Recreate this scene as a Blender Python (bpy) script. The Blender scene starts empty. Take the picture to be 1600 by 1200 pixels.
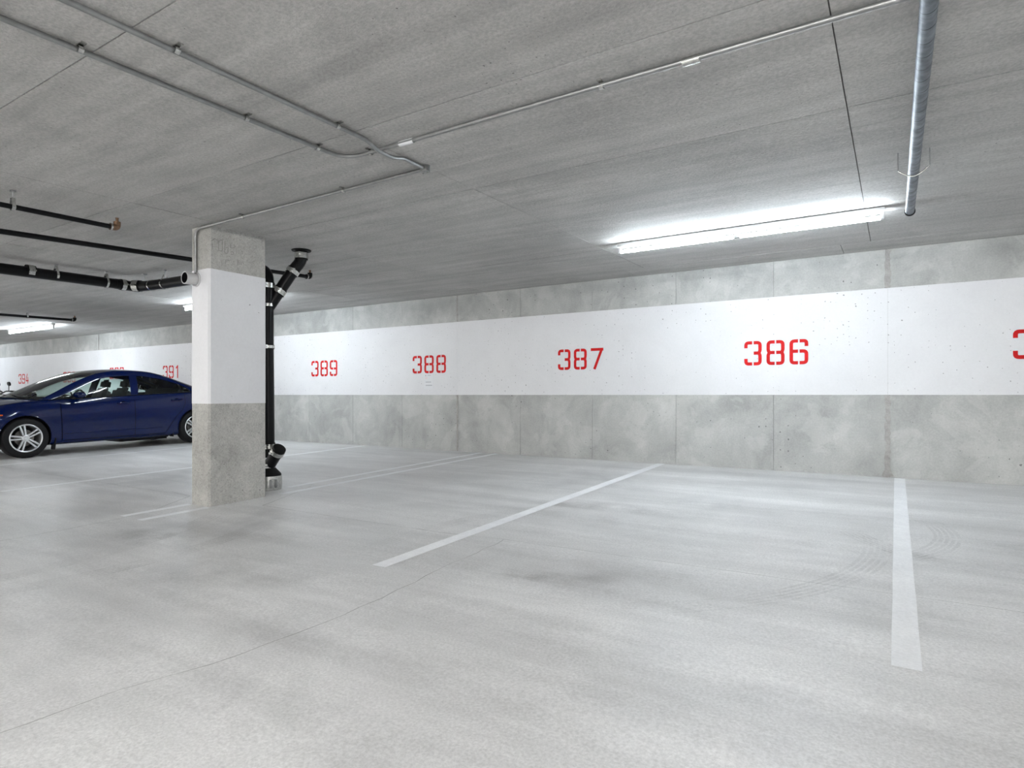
import bpy, bmesh, math, random
import numpy as np
from mathutils import Vector, Matrix

random.seed(7)
scene = bpy.context.scene
col = scene.collection

# ------------------------------------------------------------------ camera
PSI = math.atan(600 / 958)
cam_d = bpy.data.cameras.new('camera')
cam = bpy.data.objects.new('camera', cam_d)
col.objects.link(cam)
cam_d.sensor_width = 36.0
cam_d.lens = 36.0 * 958 / 1600
cam_d.shift_y = 17 / 1600
cam.location = (0, 0, 1.096)
cam.rotation_euler = (math.pi / 2, 0, PSI)
cam_d.clip_start = 0.05
scene.camera = cam

# ------------------------------------------------------------------ world, exposure
world = bpy.data.worlds.new('world')
scene.world = world
world.use_nodes = True
world.node_tree.nodes['Background'].inputs[0].default_value = (0.5, 0.5, 0.5, 1)
world.node_tree.nodes['Background'].inputs[1].default_value = 0.0
scene.view_settings.view_transform = 'Standard'
scene.view_settings.look = 'None'
scene.view_settings.gamma = 1.0
scene.view_settings.exposure = 1.80
scene.view_settings.use_curve_mapping = False
scene.cycles.max_bounces = 8
scene.cycles.diffuse_bounces = 5
scene.cycles.glossy_bounces = 3
TUBE, TUBE_ADDED = 45.0, 96.0     # emission of the wall-row and of the stronger tubes added behind the camera

# ------------------------------------------------------------------ place constants
SLOPE_F, SLOPE_C = 0.0222, 0.0145
def fz(y): return SLOPE_F * y
def cz(y): return 2.600 + SLOPE_C * y
WALL_Y = 8.0
X0, X1, Y0 = -31.0, 9.5, -8.52

# ------------------------------------------------------------------ helpers
def tag(o, label=None, cat=None, group=None, kind=None):
    if label: o['label'] = label
    if cat: o['category'] = cat
    if group: o['group'] = group
    if kind: o['kind'] = kind
    return o

def empty(name, loc, label=None, cat=None, group=None, rot=(0, 0, 0)):
    o = bpy.data.objects.new(name, None)
    o.empty_display_size = 0.1
    o.location = loc
    o.rotation_euler = rot
    col.objects.link(o)
    return tag(o, label, cat, group)

def vec(p): return Vector(p)

def fillet(pts, r, n=6):
    """round the inner corners of a polyline"""
    pts = [vec(p) for p in pts]
    out = [pts[0]]
    for i in range(1, len(pts) - 1):
        a, b, c = pts[i - 1], pts[i], pts[i + 1]
        d0, d1 = (a - b), (c - b)
        rr = min(r, d0.length * .49, d1.length * .49)
        p0, p1 = b + d0.normalized() * rr, b + d1.normalized() * rr
        for k in range(n + 1):
            t = k / n
            out.append(p0 * (1 - t) ** 2 + b * 2 * t * (1 - t) + p1 * t * t)
    out.append(pts[-1])
    return out

class MB:
    def __init__(self, off=(0, 0, 0)):
        self.v, self.f, self.m = [], [], []
        self.off = vec(off)
    def add(self, vs, fs, mi=0):
        b = len(self.v)
        self.v += [vec(p) for p in vs]
        self.f += [[b + i for i in f] for f in fs]
        self.m += [mi] * len(fs)
        return self
    def box(self, c, s, rot=None, mi=0, bev=0.0):
        sx, sy, sz = s[0] / 2, s[1] / 2, s[2] / 2
        if bev <= 0:
            vs = [(x, y, z) for x in (-sx, sx) for y in (-sy, sy) for z in (-sz, sz)]
            fs = [(0, 1, 3, 2), (4, 6, 7, 5), (0, 4, 5, 1), (2, 3, 7, 6), (0, 2, 6, 4), (1, 5, 7, 3)]
        else:
            bm = bmesh.new()
            bmesh.ops.create_cube(bm, size=1)
            for v in bm.verts: v.co = Vector((v.co.x * 2 * sx, v.co.y * 2 * sy, v.co.z * 2 * sz))
            bmesh.ops.bevel(bm, geom=list(bm.edges), offset=bev, segments=2, affect='EDGES')
            bm.verts.index_update()
            vs = [v.co.copy() for v in bm.verts]
            fs = [[v.index for v in f.verts] for f in bm.faces]
            bm.free()
        M = Matrix.Rotation(0, 4, 'X') if rot is None else rot
        self.add([M @ vec(p) + vec(c) for p in vs], fs, mi)
        return self
    def tube(self, path, r, n=12, cap=True, mi=0):
        path = [vec(p) for p in path]
        rs = r if isinstance(r, (list, tuple)) else [r] * len(path)
        t0 = (path[1] - path[0]).normalized()
        up = Vector((0, 0, 1)) if abs(t0.z) < .9 else Vector((1, 0, 0))
        nrm = (up - t0 * up.dot(t0)).normalized()
        vs, fs = [], []
        for i, p in enumerate(path):
            if i == 0: t = t0
            elif i == len(path) - 1: t = (path[i] - path[i - 1]).normalized()
            else:
                t = (path[i + 1] - path[i]).normalized() + (path[i] - path[i - 1]).normalized()
                t = t.normalized() if t.length > 1e-6 else (path[i + 1] - path[i]).normalized()
            nrm = (nrm - t * nrm.dot(t)).normalized()
            bn = t.cross(nrm)
            for k in range(n):
                a = 2 * math.pi * k / n
                vs.append(p + (nrm * math.cos(a) + bn * math.sin(a)) * rs[i])
        for i in range(len(path) - 1):
            for k in range(n):
                k2 = (k + 1) % n
                fs.append((i * n + k, i * n + k2, (i + 1) * n + k2, (i + 1) * n + k))
        if cap:
            fs.append(list(range(n))[::-1])
            fs.append([(len(path) - 1) * n + k for k in range(n)])
        return self.add(vs, fs, mi)
    def lathe(self, prof, c, axis, n=24, mi=0, close=False):
        """prof: (distance along axis, radius) pairs"""
        ax = vec(axis).normalized()
        up = Vector((0, 0, 1)) if abs(ax.z) < .9 else Vector((1, 0, 0))
        e1 = (up - ax * up.dot(ax)).normalized()
        e2 = ax.cross(e1)
        vs, fs = [], []
        for (d, r) in prof:
            for k in range(n):
                a = 2 * math.pi * k / n
                vs.append(vec(c) + ax * d + (e1 * math.cos(a) + e2 * math.sin(a)) * r)
        m = len(prof)
        for i in range(m if close else m - 1):
            j = (i + 1) % m
            for k in range(n):
                k2 = (k + 1) % n
                fs.append((i * n + k, i * n + k2, j * n + k2, j * n + k))
        return self.add(vs, fs, mi)
    def grid(self, rows, mi=0, flip=False):
        n = len(rows[0])
        vs = [p for r in rows for p in r]
        fs = []
        for i in range(len(rows) - 1):
            for k in range(n - 1):
                q = (i * n + k, i * n + k + 1, (i + 1) * n + k + 1, (i + 1) * n + k)
                fs.append(q[::-1] if flip else q)
        return self.add(vs, fs, mi)
    def ribbon(self, pts, w, nrm):
        """flat ribbon along a polyline; w: width or list"""
        pts = [vec(p) for p in pts]
        n = vec(nrm)
        ws = w if isinstance(w, (list, tuple)) else [w] * len(pts)
        L, R = [], []
        for i, p in enumerate(pts):
            a, b = pts[max(i - 1, 0)], pts[min(i + 1, len(pts) - 1)]
            d0 = (p - pts[i - 1]).normalized() if i else (pts[1] - p).normalized()
            d1 = (pts[i + 1] - p).normalized() if i < len(pts) - 1 else d0
            t = (d0 + d1).normalized()
            s = n.cross(t).normalized()
            k = 1 / max(.5, math.sqrt(max(.01, (1 + d0.dot(d1)) / 2)))
            L.append(p + s * ws[i] / 2 * k); R.append(p - s * ws[i] / 2 * k)
        return self.grid([R, L])
    def build(self, name, mat, parent=None, smooth=None, label=None, kind=None):
        me = bpy.data.meshes.new(name)
        off = self.off
        me.from_pydata([tuple(p - off) for p in self.v], [], self.f)
        for m in (mat if isinstance(mat, (list, tuple)) else [mat]):
            me.materials.append(m)
        for p, mi in zip(me.polygons, self.m): p.material_index = mi
        bm = bmesh.new(); bm.from_mesh(me)
        bmesh.ops.recalc_face_normals(bm, faces=bm.faces)
        bm.to_mesh(me); bm.free()
        if smooth is not None:
            me.shade_smooth()
            me.set_sharp_from_angle(angle=math.radians(smooth))
        o = bpy.data.objects.new(name, me)
        col.objects.link(o)
        if parent is not None: o.parent = parent
        else: o.location = off
        return tag(o, label, kind=kind)

def mb(parent=None): return MB(parent.location if parent is not None else (0, 0, 0))

def copy_tree(o, parent=None):
    c = o.copy(); col.objects.link(c); c.parent = parent
    for ch in list(o.children): copy_tree(ch, c)
    return c

# ------------------------------------------------------------------ materials
def nodes(name):
    m = bpy.data.materials.new(name); m.use_nodes = True
    nt = m.node_tree
    b = nt.nodes['Principled BSDF']
    return m, nt, b

def simple(name, rgb, rough=.5, metal=0.0, coat=0.0, spec=.5, var=0.0, vscale=20, bump=0.0):
    m, nt, b = nodes(name)
    b.inputs['Base Color'].default_value = (*rgb, 1)
    b.inputs['Roughness'].default_value = rough
    b.inputs['Metallic'].default_value = metal
    b.inputs['Coat Weight'].default_value = coat
    b.inputs['Coat Roughness'].default_value = .05
    b.inputs['Specular IOR Level'].default_value = spec
    if var > 0 or bump > 0:
        N = nt.nodes; L = nt.links
        g = N.new('ShaderNodeNewGeometry'); nz = N.new('ShaderNodeTexNoise')
        nz.inputs['Scale'].default_value = vscale; nz.inputs['Detail'].default_value = 5
        L.new(g.outputs['Position'], nz.inputs['Vector'])
        cr = N.new('ShaderNodeMapRange')
        cr.inputs[1].default_value = .3; cr.inputs[2].default_value = .7
        cr.inputs[3].default_value = 1 - var; cr.inputs[4].default_value = 1 + var
        L.new(nz.outputs['Fac'], cr.inputs[0])
        mx = N.new('ShaderNodeMix'); mx.data_type = 'RGBA'; mx.blend_type = 'MULTIPLY'
        mx.inputs[0].default_value = 1; mx.inputs[6].default_value = (*rgb, 1)
        L.new(cr.outputs[0], mx.inputs[7]); L.new(mx.outputs[2], b.inputs['Base Color'])
        if bump > 0:
            bp = N.new('ShaderNodeBump'); bp.inputs['Strength'].default_value = bump
            bp.inputs['Distance'].default_value = .004
            L.new(nz.outputs['Fac'], bp.inputs['Height']); L.new(bp.outputs[0], b.inputs['Normal'])
    return m

def concrete(name, dark, light, big=.5, mid=3.0, fine=45, streak=None, streak_amt=.35, pits=0.0,
             pit_scale=14, bump=.25, rough=.75, rnd=0.0, speck=.08, stains=None, worm=0.0, spec=.35, lo=.38, hi=.66, plane='xz'):
    """cast concrete: clouds, streaks along the boards, speckle, bug holes"""
    m, nt, b = nodes(name)
    N, L = nt.nodes, nt.links
    g = N.new('ShaderNodeNewGeometry'); pos = g.outputs['Position']
    def noise(scale, detail=6, rough_=.6, v=pos, dist=0.0):
        n = N.new('ShaderNodeTexNoise'); n.inputs['Scale'].default_value = scale
        n.inputs['Detail'].default_value = detail; n.inputs['Roughness'].default_value = rough_
        n.inputs['Distortion'].default_value = dist
        L.new(v, n.inputs['Vector']); return n.outputs['Fac']
    def math_(op, a, b_, clamp=False):
        n = N.new('ShaderNodeMath'); n.operation = op; n.use_clamp = clamp
        for i, x in enumerate((a, b_)):
            if isinstance(x, (int, float)): n.inputs[i].default_value = x
            else: L.new(x, n.inputs[i])
        return n.outputs[0]
    def rng(x, a, b_, c, d):
        n = N.new('ShaderNodeMapRange')
        n.inputs[1].default_value = a; n.inputs[2].default_value = b_
        n.inputs[3].default_value = c; n.inputs[4].default_value = d
        L.new(x, n.inputs[0]); return n.outputs[0]
    n1, n2, n3 = noise(big, 3, .55, dist=.4), noise(mid, 6, .65, dist=.6), noise(fine, 2, .7)
    fac = math_('ADD', math_('MULTIPLY', n1, .45), math_('MULTIPLY', n2, .55))
    if streak:
        mp = N.new('ShaderNodeMapping'); mp.inputs['Scale'].default_value = streak
        L.new(pos, mp.inputs['Vector'])
        st = noise(1.0, 5, .65, mp.outputs[0], .3)
        fac = math_('ADD', math_('MULTIPLY', fac, 1 - streak_amt), math_('MULTIPLY', st, streak_amt))
    fac = rng(fac, lo, hi, 0, 1)
    if rnd > 0:
        oi = N.new('ShaderNodeObjectInfo')
        fac = math_('ADD', fac, rng(oi.outputs['Random'], 0, 1, -rnd, rnd))
    ramp = N.new('ShaderNodeValToRGB')
    ramp.color_ramp.elements[0].color = (*dark, 1)
    ramp.color_ramp.elements[1].color = (*light, 1)
    L.new(fac, ramp.inputs[0])
    colr = ramp.outputs[0]
    def mult(c, f):
        mx = N.new('ShaderNodeMix'); mx.data_type = 'RGBA'; mx.blend_type = 'MULTIPLY'
        mx.inputs[0].default_value = 1
        L.new(c, mx.inputs[6]); L.new(f, mx.inputs[7]); return mx.outputs[2]
    colr = mult(colr, rng(n3, .3, .7, 1 - speck, 1 + speck))
    h = n3
    if worm > 0:
        wn = noise(16, 3, .5, dist=2.2)
        wl = math_('ABSOLUTE', math_('SUBTRACT', wn, .5), 0)
        wl = rng(wl, 0, .035, 1, 0)
        colr = mult(colr, rng(wl, 0, 1, 1, 1 - worm))
        h = math_('SUBTRACT', h, math_('MULTIPLY', wl, .3))
    if stains:
        sc_, col_, lo_, hi_, amt_ = stains
        sn = noise(sc_, 6, .6, dist=.5)
        mx = N.new('ShaderNodeMix'); mx.data_type = 'RGBA'
        L.new(rng(sn, lo_, hi_, 0, amt_), mx.inputs[0]); L.new(colr, mx.inputs[6])
        mx.inputs[7].default_value = (*col_, 1); colr = mx.outputs[2]
    if pits > 0:
        vo = N.new('ShaderNodeTexVoronoi'); vo.inputs['Scale'].default_value = pit_scale
        vo.voronoi_dimensions = '2D'
        sp_ = N.new('ShaderNodeSeparateXYZ'); L.new(pos, sp_.inputs[0]); cb_ = N.new('ShaderNodeCombineXYZ')
        if plane == 'xy': L.new(sp_.outputs[0], cb_.inputs[0]); L.new(sp_.outputs[1], cb_.inputs[1])
        else: L.new(math_('ADD', sp_.outputs[0], sp_.outputs[1]), cb_.inputs[0]); L.new(sp_.outputs[2], cb_.inputs[1])
        wob = N.new('ShaderNodeVectorMath'); wob.operation = 'ADD'
        nn = N.new('ShaderNodeTexNoise'); nn.inputs['Scale'].default_value = 40
        L.new(pos, nn.inputs['Vector'])
        sc2 = N.new('ShaderNodeVectorMath'); sc2.operation = 'SCALE'; sc2.inputs[3].default_value = .02
        L.new(nn.outputs['Color'], sc2.inputs[0]); L.new(cb_.outputs[0], wob.inputs[0]); L.new(sc2.outputs[0], wob.inputs[1])
        L.new(wob.outputs[0], vo.inputs['Vector'])
        sep = N.new('ShaderNodeSeparateColor'); L.new(vo.outputs['Color'], sep.inputs[0])
        cl = noise(.9, 2)
        keep = math_('ADD', sep.outputs[0], math_('MULTIPLY', math_('SUBTRACT', cl, .5), .8))
        rad = rng(keep, 1 - pits, 1.2, 0, .15)
        pit = math_('LESS_THAN', vo.outputs['Distance'], rad)
        colr = mult(colr, rng(pit, 0, 1, 1, .42))
    L.new(colr, b.inputs['Base Color'])
    L.new(rng(n2, .3, .7, rough - .08, rough + .08), b.inputs['Roughness'])
    b.inputs['Specular IOR Level'].default_value = spec
    bp = N.new('ShaderNodeBump'); bp.inputs['Strength'].default_value = bump; bp.inputs['Distance'].default_value = .006
    L.new(h, bp.inputs['Height']); L.new(bp.outputs[0], b.inputs['Normal'])
    return m

M = {}
M['floor'] = concrete('floor_concrete', (.46, .46, .46), (.74, .74, .74), big=.45, mid=1.6, fine=85, streak=(.35, 2.6, 1), streak_amt=.45,
                      bump=.08, rough=.42, speck=.15, spec=.42, lo=.36, hi=.60,
                      stains=(.55, (.30, .305, .315), .58, .78, .7))
M['ceil'] = concrete('ceiling_concrete', (.35, .345, .335), (.53, .525, .51), big=.6, mid=3.0, fine=60, streak=(.7, 7.0, 1), streak_amt=.5,
                     bump=.5, rough=.8, rnd=.10, speck=.16, pits=.10, pit_scale=24, plane='xy')
M['groove'] = simple('groove_dark', (.15, .145, .138), .9, var=.3)
M['wall'] = concrete('wall_concrete', (.30, .305, .295), (.50, .505, .49), big=.7, mid=2.6, fine=50, streak=(3.0, 1, 1.2), streak_amt=.25,
                     bump=.30, rough=.8, rnd=.05, speck=.08, pits=.16, pit_scale=12, stains=(2.0, (.60, .60, .585), .54, .58, .20))
M['column'] = concrete('column_concrete', (.33, .325, .305), (.50, .495, .47), big=1.2, mid=5, fine=60, bump=.35, rough=.8, speck=.1,
                       pits=.12, pit_scale=16, worm=.30)
M['white'] = concrete('white_wall_paint', (.61, .615, .63), (.67, .675, .69), big=.8, mid=2.0, fine=40, bump=.12, rough=.5, speck=.02,
                      pits=.30, pit_scale=16, spec=.4)
M['colwhite'] = concrete('white_column_paint', (.66, .665, .685), (.71, .715, .735), big=1, mid=3, fine=40, bump=.12, rough=.5, speck=.02,
                         pits=.05, pit_scale=10, spec=.4)
M['line'] = concrete('line_paint', (.80, .81, .83), (.92, .93, .94), big=2, mid=9, fine=70, bump=.1, rough=.55, speck=.06)
M['red'] = simple('stencil_red', (.50, .006, .007), .6, spec=.2, var=.12, vscale=25)
M['caulk'] = concrete('joint_caulk', (.26, .255, .24), (.42, .41, .39), big=3, mid=14, fine=80, bump=.8, rough=.8)
M['mark'] = simple('scratched_concrete', (.27, .265, .25), .9, var=.2, vscale=30)
M['crack'] = simple('crack_dark', (.33, .33, .33), .9, var=.3, vscale=9)
M['black_pipe'] = simple('black_cast_pipe', (.004, .004, .005), .34, spec=.22)
M['rubber'] = simple('rubber_sleeve', (.004, .004, .004), .55, spec=.2)
M['steel'] = simple('steel_band', (.62, .62, .60), .25, metal=1, var=.2, vscale=60)
M['galv'] = simple('galvanised_steel', (.23, .255, .285), .5, metal=.9, var=.35, vscale=18, bump=.1)
M['galv_dark'] = simple('galvanised_seam', (.12, .135, .155), .4, metal=.95, var=.3, vscale=30)
M['conduit'] = simple('conduit_steel', (.30, .305, .305), .38, metal=.8, var=.12)
M['brass'] = simple('brass_fitting', (.17, .10, .06), .45, metal=.7, var=.25, vscale=60)
M['greyplastic'] = simple('grey_housing', (.50, .50, .51), .5)
M['fixture'] = simple('white_enamel', (.58, .59, .60), .4)
m, nt, b = nodes('tube_glow')
b.inputs['Base Color'].default_value = (.9, .9, .9, 1)
b.inputs['Emission Color'].default_value = (.84, .93, 1.0, 1)
b.inputs['Emission Strength'].default_value = TUBE
M['tube'] = m
m, nt, b = nodes('tube_glow_added')
b.inputs['Base Color'].default_value = (.9, .9, .9, 1)
b.inputs['Emission Color'].default_value = (1.0, .985, .962, 1)
b.inputs['Emission Strength'].default_value = TUBE_ADDED
M['tube_added'] = m
M['paper'] = simple('paper_white', (.64, .65, .67), .7)
M['ink'] = simple('faded_ink', (.42, .43, .46), .8)
M['ink_red'] = simple('faded_red_ink', (.75, .45, .46), .8)
# car
M['paint'] = simple('blue_car_paint', (.0005, .0055, .048), .40, metal=.0, coat=.75, spec=.0)
M['trim'] = simple('black_trim', (.006, .006, .007), .45, spec=.25)
M['tire'] = simple('tire_rubber', (.006, .006, .007), .65, spec=.25)
M['alloy'] = simple('silver_alloy', (.72, .73, .75), .28, metal=.85)
M['disc'] = simple('brake_disc', (.20, .19, .18), .45, metal=.8, var=.3)
M['gap'] = simple('shut_line', (.001, .001, .001), .9, spec=0)
M['seat'] = simple('grey_seat_cloth', (.055, .065, .068), .9, var=.15, vscale=60)
M['chrome'] = simple('chrome', (.8, .8, .82), .12, metal=1)
M['amber'] = simple('amber_lens', (.75, .10, .01), .15, coat=1)
M['redlens'] = simple('red_lens', (.35, .008, .008), .15, coat=1)
M['lamp'] = simple('headlamp_lens', (.55, .58, .60), .1, coat=1, metal=.3)
M['hidegreen'] = simple('dark_green_paint', (.01, .07, .05), .3, coat=.8)
m = bpy.data.materials.new('car_glass'); m.use_nodes = True
nt = m.node_tree; nt.nodes.clear()
o_ = nt.nodes.new('ShaderNodeOutputMaterial'); mx = nt.nodes.new('ShaderNodeMixShader')
tr = nt.nodes.new('ShaderNodeBsdfTransparent'); tr.inputs[0].default_value = (.66, .76, .74, 1)
gl = nt.nodes.new('ShaderNodeBsdfGlossy'); gl.inputs['Roughness'].default_value = .02
fr = nt.nodes.new('ShaderNodeFresnel'); fr.inputs[0].default_value = 1.5
nt.links.new(fr.outputs[0], mx.inputs[0]); nt.links.new(tr.outputs[0], mx.inputs[1]); nt.links.new(gl.outputs[0], mx.inputs[2])
nt.links.new(mx.outputs[0], o_.inputs[0])
M['glass'] = m

# ------------------------------------------------------------------ floor
b = MB()
ys = [Y0 + (WALL_Y + .2 - Y0) * i / 8 for i in range(9)]
b.grid([[(X0 - .2, y, fz(y)), (X1 + .2, y, fz(y))] for y in ys])
b.grid([[(X0 - .2, y, fz(y) - .2), (X1 + .2, y, fz(y) - .2)] for y in ys], flip=True)
floor = tag(b.build('floor', M['floor']), 'light grey polished concrete parking floor', kind='structure')

def floor_line(cx, w, y0, y1, label, cx1=None):
    cx1 = cx if cx1 is None else cx1
    b = MB(); z = .0018
    rows = []
    n = 12
    for i in range(n + 1):
        t = i / n; y = y0 + (y1 - y0) * t; x = cx + (cx1 - cx) * t
        j = random.uniform(-.002, .002)
        rows.append([(x - w / 2 + j, y, fz(y) + z), (x + w / 2 + j, y, fz(y) + z)])
    b.grid(rows)
    b.grid([[(p[0], p[1], p[2] - z - .001) for p in r] for r in rows], flip=True)
    return b.build('stall_line', M['line'], floor, label=label)

floor_line(.035, .10, 2.755, 7.985, 'white stall line under the long wall joint, right side of stall 386')
floor_line(-2.65, .105, 2.71, 7.985, 'white stall line between stalls 386 and 387')
floor_line(-5.285, .085, 4.02, 7.985, 'white line of the pair behind the column, side of stall 387')
floor_line(-5.300, .085, 2.66, 3.262, 'short white line before the column, side of stall 387')
floor_line(-5.575, .085, 4.33, 7.985, 'white line of the pair behind the column, side of stall 388')
floor_line(-5.600, .085, 2.67, 3.262, 'short white line before the column, side of stall 388')
floor_line(-8.13, .09, 2.66, 7.985, 'white stall line between stalls 388 and 389')
floor_line(-10.95, .09, 2.66, 7.985, 'white stall line along the near side of the blue car')
for x in (-13.60, -13.89, -16.3, -18.9, -21.5, -21.8):
    floor_line(x, .09, 2.66, 7.985, 'white stall line beyond the blue car')

def crack(pts, w, name='crack', step=.12, jit=.012):
    P = []
    for (ax, ay), (bx, by) in zip(pts[:-1], pts[1:]):
        n = max(1, int(math.hypot(bx - ax, by - ay) / step))
        for i in range(n):
            t = i / n
            P.append((ax + (bx - ax) * t + random.uniform(-jit, jit), ay + (by - ay) * t + random.uniform(-jit, jit)))
    P.append(pts[-1])
    b = MB()
    b.ribbon([(x, y, fz(y) + .0009) for x, y in P], [w * random.uniform(.5, 1.3) for _ in P], (0, 0, 1))
    return b.build(name, M['crack'], floor)
crack([(-4.93, 3.56), (-3.7, 3.55), (-2.9, 3.56), (-2.32, 3.62), (-1.0, 3.655), (.5, 3.69), (4.0, 3.75)], .005, 'floor_joint', jit=.004)
crack([(-2.32, 3.62), (-2.30, 2.98), (-2.26, 2.45), (-2.23, 2.06), (-2.28, 1.42), (-2.39, 1.12), (-2.42, .86), (-2.45, -1.5)], .0045, jit=.014)
crack([(-5.48, 1.0), (-5.49, 1.8), (-5.47, 2.19), (-5.51, 2.57)], .006, jit=.008)
crack([(-6.45, 3.56), (-6.02, 3.51), (-5.63, 2.95), (-5.51, 2.57)], .006, 'floor_joint', jit=.003)
crack([(-4.93, 3.56), (-5.2, 4.12), (-5.4, 4.5)], .006, 'floor_joint', jit=.003)
crack([(-6.02, 3.51), (-8.5, 3.5), (-11, 3.52)], .005, 'floor_joint', jit=.004)

# faint tyre marks and smudges worn into the floor
def smear_material(name, rgb, amt, scale):
    m = bpy.data.materials.new(name); m.use_nodes = True
    nt = m.node_tree; N, L = nt.nodes, nt.links
    b = N['Principled BSDF']; b.inputs['Base Color'].default_value = (*rgb, 1); b.inputs['Roughness'].default_value = .5
    g_ = N.new('ShaderNodeNewGeometry'); nz = N.new('ShaderNodeTexNoise'); nz.inputs['Scale'].default_value = scale; nz.inputs['Detail'].default_value = 4
    L.new(g_.outputs['Position'], nz.inputs['Vector'])
    at = N.new('ShaderNodeAttribute'); at.attribute_name = 'wear'
    mr = N.new('ShaderNodeMapRange'); mr.inputs[1].default_value = .35; mr.inputs[2].default_value = .70; mr.inputs[4].default_value = amt
    L.new(nz.outputs['Fac'], mr.inputs[0])
    mu = N.new('ShaderNodeMath'); mu.operation = 'MULTIPLY'; L.new(mr.outputs[0], mu.inputs[0]); L.new(at.outputs['Fac'], mu.inputs[1])
    L.new(mu.outputs[0], b.inputs['Alpha'])
    return m
M['tyre_mark'] = smear_material('tyre_mark', (.16, .16, .165), .13, 5)
M['smudge'] = smear_material('smudge', (.14, .145, .15), .30, 4)
def wear(o, fn):
    a = o.data.attributes.new('wear', 'FLOAT', 'POINT')
    for i in range(len(o.data.vertices)): a.data[i].value = fn(i)
def tyre_mark(cx, cy, r, a0, a1, treads=5, w=.17):
    n = 28
    for k in range(treads):
        rr = r + (k - (treads - 1) / 2) * w / treads
        pts = []
        for i in range(n + 1):
            a = math.radians(a0 + (a1 - a0) * i / n)
            y = cy + rr * math.sin(a); pts.append((cx + rr * math.cos(a), y, fz(y) + .0006))
        b = MB(); b.ribbon(pts, w / treads * .62, (0, 0, 1))
        o = b.build('tyre_mark', M['tyre_mark'], floor)
        wear(o, lambda i: math.sin(math.pi * (i % (n + 1)) / n) ** .6)
def smudge(cx, cy, rx, ry, rot=0.0):
    b = MB(); vs, fs = [], []
    nr, na = 6, 28
    for i in range(nr + 1):
        for k in range(na):
            a = 2 * math.pi * k / na; q = i / nr * (1 + .18 * math.sin(3 * a + cx) + .1 * math.sin(5 * a))
            x, y = rx * q * math.cos(a), ry * q * math.sin(a)
            X, Y = cx + x * math.cos(rot) - y * math.sin(rot), cy + x * math.sin(rot) + y * math.cos(rot)
            vs.append((X, Y, fz(Y) + .0007))
    for i in range(nr):
        for k in range(na): fs.append((i * na + k, i * na + (k + 1) % na, (i + 1) * na + (k + 1) % na, (i + 1) * na + k))
    b.add(vs, fs); o = b.build('smudge', M['smudge'], floor)
    wear(o, lambda i: (1 - (i // na) / nr) ** 1.2)
smudge(-1.42, 3.12, .42, .22, .3); smudge(-1.75, 2.98, .18, .07, .2); smudge(-7.0, 6.55, .34, .13, .2)
smudge(-3.2, 2.2, .9, .35, .4); smudge(-4.6, 2.5, 1.0, .4, .3); smudge(.9, 5.0, .8, .25); smudge(-2.1, 5.0, 1.1, .22, .1)
tyre_mark(-2.2, 4.6, 2.1, -62, 10); tyre_mark(-.9, 5.2, 1.2, -50, 40); tyre_mark(1.0, 5.6, 1.4, 200, 262)
tyre_mark(-6.2, 2.0, 2.2, -40, 35); tyre_mark(-7.0, 1.5, 2.6, -25, 45); tyre_mark(-3.6, 6.3, 1.1, 130, 215); tyre_mark(-.4, 3.4, 2.6, 130, 190)

# ------------------------------------------------------------------ walls
b = MB()
b.box(((X0 + X1) / 2, WALL_Y + .11, 1.4), (X1 - X0 + .4, .2, 3.0))
wall = tag(b.build('wall_back', M['groove']), 'long concrete wall with white band and red stall numbers', kind='structure')
pw = 1.2
for k in range(-9, 27):
    xr = -.06 - pw * k
    if xr < X0 or xr - pw > X1: continue
    b = MB()
    b.box((xr - pw / 2, WALL_Y + .006, 1.46), (pw - .004, .012, 2.75))
    b.build('wall_panel', M['wall'], wall)
# the painted band, in lengths between the open joints
B0, B1 = 1.096, 1.096 + 1.189
JX = [X1, 5.9, -.078, -6.057, -12.03, -18.0, -24.0, X0]
for xr, xl in zip(JX[:-1], JX[1:]):
    b = MB()
    b.box(((xr + xl) / 2, WALL_Y - .0012, (B0 + B1) / 2), (xr - xl - .002, .0024, B1 - B0))
    b.build('paint_band', M['white'], wall, label='white painted band')
def caulk(x, w, z0, z1, foot=False):
    n = int((z1 - z0) / .035)
    pts, ws = [], []
    for i in range(n + 1):
        z = z0 + (z1 - z0) * i / n
        pts.append((x + random.uniform(-.15, .15) * w, WALL_Y - .006, z))
        k = random.uniform(.75, 1.2)
        if foot and i < 4: k *= (2.0, 1.8, 1.5, 1.2)[i]
        ws.append(w * k)
    b = MB()
    b.ribbon(pts, ws, (0, 1, 0))
    b.ribbon([(p[0], WALL_Y + .001, p[2]) for p in pts], [a * 1.3 for a in ws], (0, -1, 0))
    b.build('joint_filler', M['caulk'], wall)
for x, w in ((-.078, .05), (-6.057, .032), (-12.03, .03), (-18.0, .03), (5.9, .05)):
    caulk(x, w, fz(8) + .004, B0 - .004, foot=(x > -1))
    caulk(x, w * 1.1, B1 + .004, cz(8) - .004)

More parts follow.
